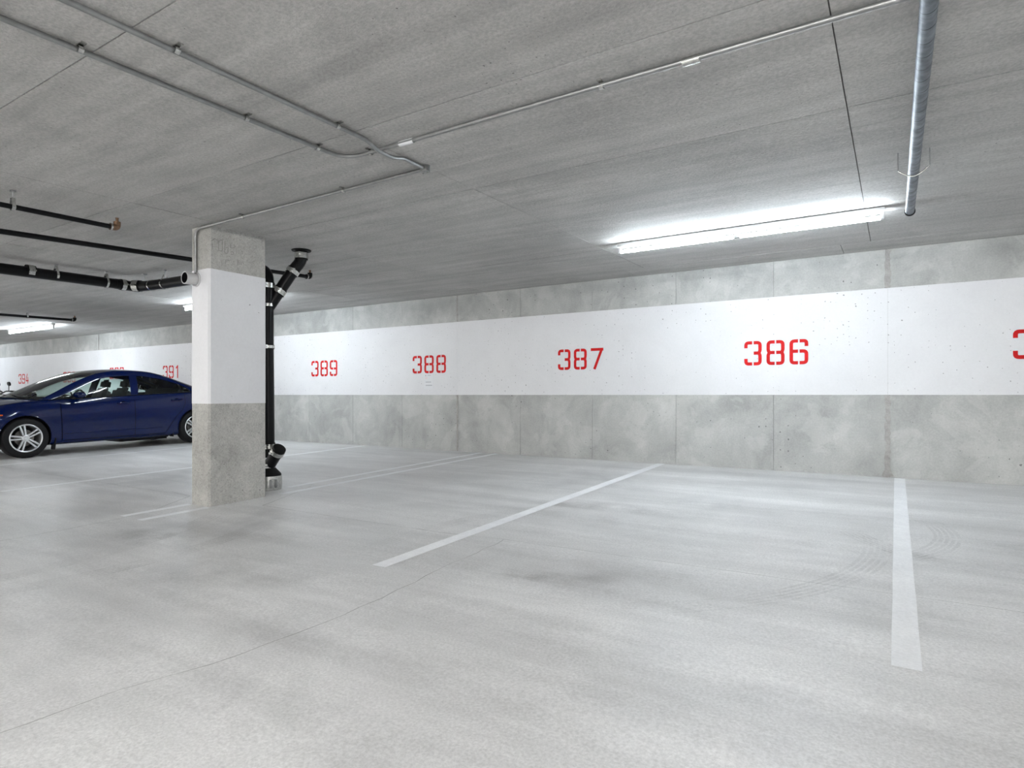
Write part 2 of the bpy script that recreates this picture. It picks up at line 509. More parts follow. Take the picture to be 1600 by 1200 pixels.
# stencil numbers
SW, DH, DW = .040, .300, .205
xl, xr_, xc, yb, yt, ym, g = .02, .185, .1025, .02, .28, .152, .0085
def arc_corner(pts, r=.045): return [(p.x, p.y) for p in fillet([(x, y, 0) for x, y in pts], r, 4)]
def strokes(d):
    R8 = [arc_corner([(xc + g, yt), (xr_, yt), (xr_, ym + .028), (xr_ - .014, ym), (xr_, ym - .028), (xr_, yb), (xc + g, yb)], .043), [(xc + g, ym), (xr_ - .010, ym)]]
    L8 = [[(2 * xc - x, y) for x, y in s] for s in R8]
    hook_t = arc_corner([(xc - g, yt), (xl, yt), (xl, yt - .065)])
    hook_b = arc_corner([(xc - g, yb), (xl, yb), (xl, yb + .065)])
    if d == '8': return R8 + L8
    if d == '3': return R8 + [hook_t, hook_b]
    nine = [arc_corner([(xc + g, yt), (xr_, yt), (xr_, yb), (xc + g, yb)]), [(xc + g, ym - .01), (xr_, ym - .01)],
            arc_corner([(xc - g, yt), (xl, yt), (xl, ym - .01), (xc - g, ym - .01)]), hook_b]
    if d == '9': return nine
    if d == '6': return [[(2 * xc - x, .3 - y) for x, y in s] for s in nine]
    if d == '7': return [[(xl - .01, yt), (xr_ + .018, yt)], [(xr_ - .006, yt + .005), (xl + .045, 0)]]
    if d == '1': return [[(xl + .025, yt - .05), (xc, yt - .008)], [(xc + .01, .3), (xc + .01, 0)]]
    if d == '4': return [[(xc + .01, .3), (xl, .10)], [(xl - .015, .09), (xc + .03, .09)], [(xc + .05, .09), (xr_ + .018, .09)], [(xr_ - .03, .20), (xr_ - .03, 0)]]
    if d == '0': return [arc_corner([(xc + g, yt), (xr_, yt), (xr_, yb), (xc + g, yb)]), arc_corner([(xc - g, yt), (xl, yt), (xl, yb), (xc - g, yb)])]
    if d == '2': return [hook_t, arc_corner([(xc + g, yt), (xr_, yt), (xr_, ym), (xl + .01, yb + .03)]), [(xl - .015, yb), (xr_ + .015, yb)]]
    if d == '5': return [[(xr_ + .015, yt), (xl - .02, yt)], [(xl, yt - .01), (xl, ym + .01)], arc_corner([(xl - .02, ym + .015), (xr_, ym + .015), (xr_, yb), (xc + g, yb)]), hook_b]
NUMS = [('385', 1.37, .513), ('386', -1.239, .513), ('387', -3.85, .514), ('388', -6.655, .514), ('389', -9.23, .504),
        ('390', -11.85, .52), ('391', -14.5, .545), ('392', -17.05, .56), ('393', -19.69, .50), ('394', -22.71, .493)]
for num, cx, zc in NUMS:
    b = MB()
    x = cx - .361
    lev = 0
    for d in num:
        for s in strokes(d):
            lev += 1
            b.ribbon([(x + px, WALL_Y - .0030 - .00004 * lev, 1.096 + zc - DH / 2 + py) for px, py in s], SW, (0, -1, 0))
        x += DW + .0535
    b.build('stall_number', M['red'], wall, label='red stencilled stall number ' + num)

b = MB(); b.box(((X0 + X1) / 2, Y0 - .1, 1.3), (X1 - X0 + .4, .2, 3.4))
tag(b.build('wall_front', M['wall']), 'concrete wall behind the aisle', kind='structure')
b = MB(); b.box((X0 - .1, (Y0 + WALL_Y) / 2, 1.3), (.2, WALL_Y - Y0, 3.4))
tag(b.build('wall_left', M['wall']), 'concrete end wall far to the left', kind='structure')
b = MB(); b.box((X1 + .1, (Y0 + WALL_Y) / 2, 1.3), (.2, WALL_Y - Y0, 3.4))
tag(b.build('wall_right', M['wall']), 'concrete end wall to the right', kind='structure')

# ------------------------------------------------------------------ ceiling of form panels
b = MB()
ys = [Y0 - .2, WALL_Y + .2]
b.grid([[(X0 - .2, y, cz(y) + .010), (X1 + .2, y, cz(y) + .010)] for y in ys])
b.grid([[(X0 - .2, y, cz(y) + .25), (X1 + .2, y, cz(y) + .25)] for y in ys])
ceiling = tag(b.build('ceiling', M['groove']), 'grey board-marked concrete ceiling', kind='structure')
PX, PY = 2.485, 1.23
ang = math.atan(SLOPE_C)
def panel_mesh(w, d):
    b = MB(); b.box((0, 0, .006), (w - .006, d - .006, .012))
    me = b.build('form_panel', M['ceil'])
    d_ = me.data; bpy.data.objects.remove(me); return d_
pm, pm_last = panel_mesh(PX, PY), panel_mesh(PX, 8.0 - (1.32 + 5 * PY))
def put_panel(me, cx, cy):
    o = bpy.data.objects.new('form_panel', me); col.objects.link(o); o.parent = ceiling
    o.location = (cx, cy, cz(cy) + random.uniform(-.0012, .0012)); o.rotation_euler = (ang, 0, 0)
for j in range(-8, 6):
    ya = 1.32 + j * PY
    last = j == 5
    offx = -.28 if last else 0
    for i in range(-13, 5):
        xa = -.225 + offx + i * PX
        if xa < X0 - 2 or xa > X1 - .5: continue
        put_panel(pm_last if last else pm, xa + PX / 2, ya + (8.0 - ya if last else PY) / 2)

# ------------------------------------------------------------------ column
CX0, CX1, CY0, CY1 = -5.594, -5.307, 3.27, 3.872
colm = empty('concrete_column', ((CX0 + CX1) / 2, (CY0 + CY1) / 2, fz(3.57)), 'square-edged concrete column with white painted middle beside black drain stack', 'column')
def oct_ring(e, ch=.018):
    x0, x1, y0, y1 = CX0 - e, CX1 + e, CY0 - e, CY1 + e
    return [(x0 + ch, y0), (x1 - ch, y0), (x1, y0 + ch), (x1, y1 - ch), (x1 - ch, y1), (x0 + ch, y1), (x0, y1 - ch), (x0, y0 + ch)]
def prism(b, ring, z0, z1):
    n = len(ring)
    f0 = z0 if callable(z0) else (lambda y: z0)
    f1 = z1 if callable(z1) else (lambda y: z1)
    vs = [(x, y, f0(y)) for x, y in ring] + [(x, y, f1(y)) for x, y in ring]
    b.add(vs, [[i, (i + 1) % n, n + (i + 1) % n, n + i] for i in range(n)] + [list(range(n))[::-1], [n + i for i in range(n)]])
b = mb(colm); prism(b, oct_ring(0), fz, cz); b.build('shaft', M['column'], colm)
b = mb(colm); prism(b, oct_ring(.0015), 1.015, 2.252); b.build('paint_band', M['colwhite'], colm, label='white painted middle of the column')

# faint marks scratched into the concrete at the column head
MARKS = [[(3.301, 2.479), (3.305, 2.427)], [(3.292, 2.503), (3.324, 2.532), (3.362, 2.518), (3.364, 2.43), (3.4, 2.433)], [(3.352, 2.508), (3.386, 2.532), (3.4, 2.527), (3.401, 2.437)], [(3.426, 2.528), (3.424, 2.433), (3.438, 2.414), (3.455, 2.426), (3.457, 2.476), (3.434, 2.471)], [(3.482, 2.517), (3.482, 2.481), (3.507, 2.481), (3.534, 2.505), (3.512, 2.514)], [(3.487, 2.446), (3.49, 2.419), (3.512, 2.423), (3.509, 2.446), (3.49, 2.446)], [(3.434, 2.357), (3.468, 2.358)], [(3.434, 2.357), (3.434, 2.323)], [(3.434, 2.341), (3.455, 2.343)], [(3.559, 2.382), (3.557, 2.332)], [(3.574, 2.383), (3.574, 2.335)], [(3.592, 2.379), (3.593, 2.334)], [(3.607, 2.382), (3.62, 2.352)]]
b = mb(colm)
for st_ in MARKS: b.ribbon([(CX1 + .0012, y, z) for y, z in st_], .007, (1, 0, 0))
b.build('scratched_mark', M['mark'], colm, label='faint marks scratched in the concrete')

# ------------------------------------------------------------------ ceiling lights
def make_light(tube):
    r = empty('ceiling_light', (0, 0, 0), '', '')
    b = MB(); b.box((0, 0, -.021), (2.40, .070, .042), bev=.004); b.build('channel', M['fixture'], r, smooth=30)
    for x in (-1.185, 0, 1.185):
        b = MB()
        b.box((x, 0, -.068), (.05 if x == 0 else .028, .032, .068), bev=.004)
        b.box((x, 0, -.098), (.06 if x == 0 else .034, .024, .014), bev=.003)
        b.build('lampholder', M['fixture'], r, smooth=30)
    for s in (-1, 1):
        b = MB(); b.tube([(s * .036, 0, -.086), (s * 1.166, 0, -.086)], .0165, n=14); b.build('tube', M[tube], r, smooth=40)
    return r
LIGHTS = [(-1.28, 6.07, 'two-tube fluorescent strip light on ceiling above stalls 386 and 387'),
          (-9.42, 6.10, 'fluorescent strip light hidden behind the column, its glow on both sides'),
          (-17.09, 6.15, 'distant fluorescent strip light above the blue car'),
          (-25.0, 6.15, 'fluorescent strip light at the far left end of the garage'),
          (6.85, 6.07, 'fluorescent strip light past the right edge of the picture'),
          ]
def place_lights(spots, tube, group):
    proto = make_light(tube)
    for i, (x, y, lab) in enumerate(spots):
        o = proto if i == 0 else copy_tree(proto)
        o.location = (x, y, cz(y) - .003); o.rotation_euler = (ang, 0, 0)
        tag(o, lab, 'light', group)
place_lights(LIGHTS, 'tube', 'fluorescent strip lights along the numbered wall')
place_lights([(x, -2.4, 'unseen fluorescent strip light added over the aisle behind the camera') for x in (6.6, 2.65, -.9, -10.0, -15.2, -19.2, -25.0)],
             'tube_added', 'added strip lights over the aisle behind the camera')  # unseen fixtures, added to brighten the foreground floor and ceiling
place_lights([(x, -5.6, 'unseen fluorescent strip light added over the stalls opposite, behind the camera') for x in (6.6, 2.65, -1.32, -4.28, -10.0, -15.2, -19.2, -25.0)],
             'tube_added', 'added strip lights over the stalls opposite')  # second unseen row, added to lift the ambient level

# ------------------------------------------------------------------ electrical conduit
def conduit(name, pts, label, r=.0125, fil=.16, clips=(), fittings=(), drop=.022):
    root = empty(name, pts[0], label, 'conduit')
    b = mb(root); b.tube(fillet(pts, fil, 7), r, n=10); b.build('conduit_tube', M['conduit'], root, smooth=60)
    for (x, y, along) in clips:
        c = mb(root); z = cz(y) - .004
        d = (.022, .075, .005) if along == 'x' else (.075, .022, .005)
        c.box((x, y, z), d)
        c.lathe([(-.011, r + .003), (.011, r + .003)], (x, y, cz(y) - drop), (1, 0, 0) if along == 'x' else (0, 1, 0), n=12)
        c.build('strap', M['steel'], root, smooth=40)
    for (x, y, ax) in fittings:
        c = mb(root); c.lathe([(-.04, .0), (-.04, r + .006), (.04, r + .006), (.04, 0)], (x, y, cz(y) - drop), ax, n=12)
        c.build('coupling', M['steel'], root, smooth=40)
    return root
d = .022
c1 = conduit('electrical_conduit', [(-3.0, Y0 + .005, cz(Y0) - d), (-3.015, 2.79, cz(2.79) - d), (X1 - .005, 2.80, cz(2.8) - d)],
        'steel conduit on ceiling bending once, then running long towards upper right', r=.013,
        clips=[(-3.0, 1.26, 'y'), (-3.01, 2.07, 'y'), (-3.015, 2.56, 'y'), (-2.80, 2.795, 'x'), (-1.23, 2.795, 'x'), (2.4, 2.795, 'x')],
        fittings=[(-.79, 2.798, (1, 0, 0))])
b = mb(c1); b.lathe([(-.055, .0155), (.055, .0155)], (-2.50, 2.793, cz(2.8) - d), (1, 0, 0), n=10); b.build('sticker', M['paper'], c1, label='white sticker')
zc2 = cz(3.2) - d
c2 = conduit('electrical_conduit', [(-2.65, Y0 + .005, cz(Y0) - d), (-2.675, 2.63, cz(2.63) - d), (-2.68, 2.74, cz(2.7) - .052), (-2.685, 2.88, cz(2.8) - .052), (-2.69, 2.97, cz(2.97) - d), (-2.70, 3.205, zc2)],
        'steel conduit on ceiling hopping over the crossing one to a small junction fitting', r=.013, fil=.04,
        clips=[(-2.66, 1.49, 'y'), (-2.67, 2.41, 'y')])
c3 = conduit('electrical_conduit', [(-2.70, 3.205, zc2), (-5.485, 3.247, cz(3.247) - d), (-5.485, 3.250, 2.33), (-5.485, 3.250, 2.226)],
        'steel conduit from ceiling junction to the column and down its narrow face', r=.013, fil=.09,
        clips=[(-3.50, 3.217, 'x'), (-4.75, 3.236, 'x')])
jb = empty('junction_fitting', (-2.70, 3.205, cz(3.205)), 'small round junction fitting where two ceiling conduits meet', 'junction box')
b = mb(jb); b.lathe([(0, 0), (0, .034), (-.042, .034), (-.045, .030), (-.045, 0)], (-2.70, 3.205, cz(3.205)), (0, 0, 1), n=16); b.build('body', M['conduit'], jb, smooth=40)
for s in (-1, 1):
    b = mb(jb); b.tube([(-2.70 + s * .018, 3.205, cz(3.205) - .044), (-2.70 + s * .018, 3.205, cz(3.205) - .050)], .006, n=8); b.build('screw', M['steel'], jb)

# round sensor housing on the narrow face of the column
sn = empty('sensor_housing', (-5.50, 3.268, 2.166), 'grey round sensor housing with dark open front on column end', 'sensor')
b = mb(sn); b.lathe([(0, 0), (0, .068), (-.012, .068), (-.014, .060), (-.018, .060)], (-5.50, 3.2685, 2.166), (0, 1, 0), n=28); b.build('base_plate', M['greyplastic'], sn, smooth=40)
b = mb(sn); b.lathe([(-.016, .056), (-.115, .056), (-.115, .049)], (-5.50, 3.2685, 2.166), (0, 1, 0), n=28); b.build('housing', M['greyplastic'], sn, smooth=40)
b = mb(sn); b.lathe([(-.113, .0495), (-.05, .048), (-.05, .012), (-.075, .010), (-.075, 0)], (-5.50, 3.2685, 2.166), (0, 1, 0), n=20); b.build('grille', M['trim'], sn, smooth=40)
b = mb(sn); b.lathe([(-.076, .008), (-.079, 0.0005)], (-5.50, 3.2685, 2.166), (0, 1, 0), n=10); b.build('lens', M['chrome'], sn)

# ------------------------------------------------------------------ drain pipe
def band(b, c, axis, r, w=.05):
    b.lathe([(-w / 2, r - .004), (-w / 2, r), (w / 2, r), (w / 2, r - .004)], c, axis, n=20)
def coupling(root, c, axis, r, w=.06, worm=True):
    a = vec(axis).normalized()
    b = mb(root)
    b.lathe([(-w * .72, r), (-w * .72, r + .006), (w * .72, r + .006), (w * .72, r)], c, axis, n=20)
    s = b.build('coupling_sleeve', M['rubber'], root, smooth=40)
    b = mb(root)
    band(b, c, axis, r + .010, w)
    if worm:
        side = Vector((0, 0, 1)).cross(a)
        if side.length < .1: side = Vector((.6, -.8, 0))
        side.normalize()
        q = vec(c) + side * (r + .012) * (1 if side.y < 0 else -1)
        for k in (-.3, .3):
            b.box(q + a * w * k, (.03, .03, .02))
    b.build('clamp_band', M['steel'], root, smooth=40)
def clevis(root, c, axis, r, name='hanger'):
    c = vec(c); a = vec(axis).normalized(); s = Vector((0, 0, 1)).cross(a).normalized()
    b = mb(root)
    # strap under the pipe
    rows = []
    for k in range(17):
        t = math.pi + math.pi * k / 16
        rows.append(c + s * math.cos(t) * (r + .004) + Vector((0, 0, math.sin(t) * (r + .004))))
    top = [c - s * .012 + Vector((0, 0, r + .045))] ; top2 = [c + s * .012 + Vector((0, 0, r + .045))]
    path = top + rows + top2
    b.grid([[p - a * .012 for p in path], [p + a * .012 for p in path]])
    b.grid([[p - a * .012 + (p - c).normalized() * .003 for p in path], [p + a * .012 + (p - c).normalized() * .003 for p in path]])
    h = b.build(name, M['steel'], root, smooth=50)
    b = mb(root); b.tube([c + Vector((0, 0, r + .03)), (c.x, c.y, cz(c.y) + .005)], .0045, n=6); b.build('rod', M['conduit'], h)
    b = mb(root); b.box((c.x, c.y, cz(c.y) - .006), (.03, .03, .014)); b.build('anchor', M['conduit'], h)

PR = .062
dr = empty('drain_pipe', (-5.65, 4.15, fz(4.15)), 'black drain pipe with steel clamps running under ceiling and down behind the column', 'pipe')
Z = 1.096
runx = [(-8.46, Y0 + .005, Z + 1.30), (-8.46, 3.95, Z + 1.422)]
b = mb(dr); b.tube(runx, PR, n=20); b.build('pipe_length', M['black_pipe'], dr, smooth=50)
elbow = fillet([(-8.46, 3.95, Z + 1.422), (-8.46, 4.2, Z + 1.416), (-8.10, 4.2, Z + 1.402)], .2, 8)
b = mb(dr); b.tube(elbow, PR + .003, n=20); b.build('elbow', M['black_pipe'], dr, smooth=50)
top = fillet([(-8.10, 4.2, Z + 1.402), (-5.66, 4.15, Z + 1.34), (-5.665, 4.15, Z + .97)], .16, 8)
b = mb(dr); b.tube(top[:1] + top[1:], PR, n=20); b.build('pipe_length', M['black_pipe'], dr, smooth=50)
b = mb(dr); b.tube([(-5.668, 4.15, Z + .97), (-5.668, 4.15, Z + .50), (-5.655, 4.15, Z - .45), (-5.652, 4.15, fz(4.15) + .34)], PR, n=20); b.build('stack_pipe', M['black_pipe'], dr, smooth=50)
coupling(dr, (-8.46, 3.041, Z + 1.4286), (0, 1, -.0076), PR)
coupling(dr, (-8.46, 4.04, Z + 1.421), (0, 1, -.0076), PR + .002, .05)
coupling(dr, (-8.36, 4.17, Z + 1.415), (1, .5, -.03), PR + .006, .075)
b = mb(dr); band(b, (-8.06, 4.2, Z + 1.401), (1, 0, -.03), PR + .008, .028); b.build('clamp_band', M['steel'], dr, smooth=40)
clevis(dr, (-8.46, 3.30, Z + 1.427), (0, 1, 0), PR); clevis(dr, (-8.46, 3.846, Z + 1.423), (0, 1, 0), PR)
clevis(dr, (-7.75, 4.194, Z + 1.394), (1, 0, 0), PR)
b = mb(dr); b.tube([(-8.25, 4.2, Z + 1.48), (-8.25, 4.2, cz(4.2) + .004)], .005, n=6); b.build('rod', M['conduit'], dr)
b = mb(dr); b.box((-8.25, 4.2, cz(4.2) - .006), (.05, .05, .014)); b.build('anchor', M['conduit'], dr)
coupling(dr, (-5.665, 4.15, Z + 1.16), (0, 0, 1), PR, .05)
coupling(dr, (-5.668, 4.15, Z + .955), (0, 0, 1), PR - .002, .03, False)
coupling(dr, (-5.668, 4.15, Z + .51), (0, 0, 1), PR, .03)
# wye branch up to the ceiling
wy = fillet([(-5.67, 4.16, Z + .93), (-5.50, 4.36, Z + 1.36), (-5.462, 4.42, Z + 1.45), (-5.462, 4.42, cz(4.42) + .004)], .07, 5)
b = mb(dr); b.tube(wy, PR, n=20); b.build('branch_pipe', M['black_pipe'], dr, smooth=50)
dirw = (vec((-5.50, 4.36, Z + 1.36)) - vec((-5.67, 4.16, Z + .93)))
for t, w in ((.42, .05), (.93, .045)):
    p = vec((-5.67, 4.16, Z + .93)) + dirw * t
    coupling(dr, p, dirw, PR, w)
coupling(dr, (-5.462, 4.42, cz(4.42) - .062), (0, 0, 1), PR, .06)
b = mb(dr); b.lathe([(0, .03), (0, .105), (-.010, .100), (-.012, .064)], (-5.462, 4.42, cz(4.42) - .001), (0, 0, 1), n=22); b.build('ceiling_flange', M['rubber'], dr, smooth=40)
# clean-out and foot
f0 = fz(4.15)
coupling(dr, (-5.652, 4.15, Z - .545), (0, 0, 1), PR, .05)
co0, co1 = vec((-5.652, 4.15, Z - .76)), vec((-5.485, 4.15, Z - .575))
b = mb(dr); b.tube([co0, co1], PR, n=20); b.build('cleanout_branch', M['black_pipe'], dr, smooth=50)
dc = (co1 - co0).normalized()
coupling(dr, co1 - dc * .03, dc, PR, .05)
b = mb(dr); b.lathe([(0, PR + .008), (.028, PR + .006), (.036, PR - .012), (.036, 0)], co1 - dc * .005, dc, n=20); b.build('cleanout_cap', M['rubber'], dr, smooth=40)
coupling(dr, (-5.652, 4.15, f0 + .255), (0, 0, 1), PR, .045)
b = mb(dr); b.lathe([(.30, PR), (.235, PR + .004), (.165, .128), (.135, .130), (.135, 0)], (-5.652, 4.15, f0), (0, 0, 1), n=24); b.build('foot_reducer', M['rubber'], dr, smooth=40)
b = mb(dr); b.lathe([(0, .10), (0, .130), (.03, .134), (.12, .134), (.15, .131), (.15, .10)], (-5.652, 4.15, f0 - .001), (0, 0, 1), n=28); b.build('foot_clamp', M['steel'], dr, smooth=40)
for k in range(4):
    a = -1.35 + k * .42
    b = mb(dr); b.box((-5.652 + math.cos(a) * .137, 4.15 + math.sin(a) * .137, f0 + .075), (.022, .022, .09), Matrix.Rotation(a, 4, 'Z'), bev=.003); b.build('clamp_screw', M['conduit'], dr)

# ------------------------------------------------------------------ sprinkler pipes
def sprinkler(name, p0, p1, r, label, elbow_mat, hangers=(), stub=.08):
    root = empty(name, p1, label, 'pipe')
    p0, p1 = vec(p0), vec(p1)
    dd = (p1 - p0).normalized()
    b = mb(root); b.tube([p0, p1 - dd * .03], r, n=14); b.build('pipe_length', M['black_pipe'], root, smooth=50)
    b = mb(root)
    b.tube(fillet([p1 - dd * .055, p1, p1 + Vector((0, 0, .05))], .03, 5), r + .007, n=14)
    e = b.build('elbow', elbow_mat, root, smooth=50)
    b = mb(root); b.lathe([(.045, r + .010), (.06, r + .010)], p1 - dd * .10, dd, n=14); b.build('collar', M['steel'], e, smooth=40)
    b = mb(root); b.tube([p1 + Vector((0, 0, .045)), p1 + Vector((0, 0, stub))], r * .55, n=10)
    b.lathe([(stub, r * .55), (stub + .003, r * .8), (stub + .008, 0)], p1, (0, 0, 1), n=12)
    b.build('sprinkler_head', M['brass'], root, smooth=40)
    for t in hangers:
        q = p0 + (p1 - p0) * t
        clevis(root, q, dd, r)
    return root
sprinkler('sprinkler_pipe', (-5.60, Y0 + .005, cz(Y0) - .125), (-5.60, 2.63, cz(2.63) - .125), .020, 'short black pipe ending in a brass elbow, upper left under ceiling', M['brass'], hangers=(.935, .5))
sprinkler('sprinkler_pipe', (-6.30, Y0 + .005, cz(Y0) - .48), (-6.30, 5.23, cz(5.23) - .085), .024, 'long thin black pipe passing behind the column to a capped elbow', M['black_pipe'], hangers=(.30, .55))
sprinkler('sprinkler_pipe', (-13.9, Y0 + .005, cz(Y0) - .13), (-13.85, 5.72, cz(5.72) - .10), .024, 'distant thin black pipe above the blue car under ceiling', M['black_pipe'], hangers=(.945, .7))

# ------------------------------------------------------------------ galvanised pipe, upper right
gp = empty('galvanised_pipe', (.1, 5.72, cz(5.72) - .17), 'galvanised steel pipe hanging from ceiling at upper right with closed end', 'pipe')
A_, B_ = vec((.13, -3.0, cz(-3) - .012 + .0)), vec((.092, 5.70, cz(5.70) - .155))
A_ = vec((.112, 1.0, cz(1.0) - .036)); 
gd = (B_ - A_).normalized()
b = mb(gp); b.tube([A_, B_], .031, n=24); b.build('pipe_length', M['galv'], gp, smooth=50)
L_ = (B_ - A_).length
k = .06
while k < L_ - .02:
    b = mb(gp); b.lathe([(-.005, .0312), (0, .0324), (.005, .0312)], A_ + gd * k, gd + Vector((.18, 0, .05)), n=22); b.build('seam_ring', M['galv_dark'], gp, smooth=60)
    k += .115
b = mb(gp); b.lathe([(-.012, .0312), (-.012, .037), (.008, .037), (.010, .030), (.016, 0)], B_, gd, n=24); b.build('end_cap', M['rubber'], gp, smooth=40)
q = A_ + gd * (L_ * .79)
b = mb(gp)
arc = [(q.x - .085, q.y, q.z + .012), (q.x - .045, q.y, q.z - .022), (q.x, q.y, q.z - .040), (q.x + .045, q.y, q.z - .016), (q.x + .085, q.y, q.z + .020)]
b.tube(fillet(arc, .03, 4), .0045, n=8)
h = b.build('hanger', M['steel'], gp, smooth=50)
for e in (0, -1):
    b = mb(gp); b.tube([arc[e], (arc[e][0], arc[e][1], cz(q.y) + .004)], .0035, n=6); b.build('rod', M['conduit'], h)

# ------------------------------------------------------------------ notice under 388
nt_ = empty('paper_notice', (-6.656, WALL_Y - .003, 1.096 + .232), 'small faded white paper notice on wall just under number 388', 'notice')
b = mb(nt_); b.box((-6.656, WALL_Y - .0034, 1.096 + .225), (.20, .0016, .25)); b.build('sheet', M['paper'], nt_)
for (x, w, z, hh, mat) in ((-6.725, .025, .325, .022, 'ink'), (-6.65, .07, .328, .012, 'ink'), (-6.715, .045, .283, .010, 'ink_red'), (-6.67, .12, .215, .016, 'ink'), (-6.655, .14, .160, .018, 'ink')):
    b = mb(nt_); b.box((x, WALL_Y - .0046, 1.096 + z), (w, .0006, hh)); b.build('print', M[mat], nt_)

# ------------------------------------------------------------------ car
def pchip(xs, ys, x):
    xs, ys = np.asarray(xs, float), np.asarray(ys, float)
    h = np.diff(xs); dl = np.diff(ys) / h
    d_ = np.zeros_like(ys)
    for i in range(1, len(xs) - 1):
        if dl[i - 1] * dl[i] > 0:
            w1, w2 = 2 * h[i] + h[i - 1], h[i] + 2 * h[i - 1]
            d_[i] = (w1 + w2) / (w1 / dl[i - 1] + w2 / dl[i])
    d_[0], d_[-1] = dl[0], dl[-1]
    i = int(np.clip(np.searchsorted(xs, x) - 1, 0, len(xs) - 2))
    t = (x - xs[i]) / h[i]
    return float((2 * t**3 - 3 * t**2 + 1) * ys[i] + (t**3 - 2 * t**2 + t) * h[i] * d_[i] + (-2 * t**3 + 3 * t**2) * ys[i + 1] + (t**3 - t**2) * h[i] * d_[i + 1])

W_A = ([0, .06, .18, .40, .70, .95, 1.2, 2.0, 3.0, 3.6, 4.0, 4.25, 4.40, 4.50, 4.54], [.45, .61, .745, .83, .862, .872, .874, .876, .876, .872, .855, .81, .74, .63, .50])
S_A = ([0, .06, .18, .40, .70, .95, 1.2, 2.0, 3.0, 3.66, 4.0, 4.25, 4.40, 4.50, 4.54], [.58, .64, .70, .79, .86, .895, .91, .938, .975, 1.0, 1.02, 1.02, 1.0, .93, .85])
T_A = ([0, .06, .18, .40, .70, .95, 1.15, 3.7, 3.95, 4.2, 4.40, 4.50, 4.54], [.60, .68, .75, .84, .91, .955, .97, 1.05, 1.065, 1.065, 1.045, .96, .87])
Z_A = ([0, .1, .5, 1.3, 3.2, 4.1, 4.54], [.27, .22, .19, .175, .175, .22, .30])
def side_keys(a):
    w, zs, zb = pchip(*W_A, a), pchip(*S_A, a), pchip(*Z_A, a)
    return [(w - .10, zb), (w - .036, zb + .045), (w - .020, .355), (w, .565 if zs > .75 else zs * .72), (w - .008, max(zs - .15, zs * .8)), (w - .030, zs - .03), (w - .062, zs)]
def side_pts(a, n=5):
    K = [vec((x, z, 0)) for x, z in side_keys(a)]
    out = []
    for i in range(len(K) - 1):
        p0, p1, p2, p3 = K[max(i - 1, 0)], K[i], K[i + 1], K[min(i + 2, len(K) - 1)]
        for k in range(n):
            t = k / n
            q = .5 * ((2 * p1) + (p2 - p0) * t + (2 * p0 - 5 * p1 + 4 * p2 - p3) * t * t + (3 * p1 - p0 - 3 * p2 + p3) * t**3)
            out.append((q.x, q.y))
    out.append((K[-1].x, K[-1].y))
    return out
def side_x(a, z):
    P = side_pts(a, 8)
    for (x0_, z0_), (x1_, z1_) in zip(P[:-1], P[1:]):
        if (z0_ - z) * (z1_ - z) <= 0 and abs(z1_ - z0_) > 1e-6:
            return x0_ + (x1_ - x0_) * (z - z0_) / (z1_ - z0_)
    return P[-1][0] if z > P[-1][1] else P[0][0]

CAR = (-12.53, 3.22 + .93, fz(4.15))
car = empty('car', CAR, 'dark blue four-door sedan with silver five-spoke wheels parked behind column', 'car', rot=(math.atan(SLOPE_F), 0, 0))
def C3(x, a, z): return (x, a - .93, z)       # car coordinates -> local to the empty
def cmb(): return MB()
def cbuild(b, name, mat, parent=None, smooth=40, label=None):
    return b.build(name, mat, parent or car, smooth=smooth, label=label)

AX = (.93, 3.71); WZ = .318
# shell
b = cmb()
st = sorted(set([0, .02, .06, .11, .18, .28, .40, .55, .70, .82, .95, 1.05, 1.12, 1.16, 1.20] + [1.2 + i * (3.70 - 1.2) / 20 for i in range(21)] + [3.74, 3.85, 3.95, 4.08, 4.2, 4.3, 4.36, 4.40, 4.45, 4.50, 4.525, 4.54]))
rows, mis = [], []
for a in st:
    sp = side_pts(a)
    zs = pchip(*S_A, a); w6 = sp[-1][0]
    cabin = 1.18 < a < 3.72
    if cabin:
        inner = [(w6 - .03, zs + .004), (w6 - .05, zs - .02), (w6 - .07, .60), (w6 - .12, .42), (.35, .40), (0, .40)]
    else:
        zt = pchip(*T_A, a)
        inner = [(w6 * f, zs + (zt - zs) * (1 - f * f)) for f in (.95, .85, .65, .45, .22, 0)]
    half = [(0, sp[0][1] - .01)] + sp + inner
    ring = half + [(-x, z) for x, z in half[-2:0:-1]]
    rows.append([C3(x, a, z) for x, z in ring])
nr, ns, nh = len(rows[0]), len(sp), len(half)
vs = [p for r in rows for p in r]
fs, mi = [], []
for i in range(len(rows) - 1):
    amid = (st[i] + st[i + 1]) / 2
    for k in range(nr):
        k2 = (k + 1) % nr
        fs.append((i * nr + k, i * nr + k2, (i + 1) * nr + k2, (i + 1) * nr + k))
        kk = k if k < nh - 1 else nr - 1 - k
        inside = kk >= ns + 1 and 1.16 < amid < 3.74
        mi.append(1 if inside or kk == 0 else 0)
fs.append(list(range(nr))[::-1]); mi.append(0)
fs.append([(len(rows) - 1) * nr + k for k in range(nr)]); mi.append(0)
b.add(vs, fs); b.m = mi
shell = cbuild(b, 'body', [M['paint'], M['trim']])
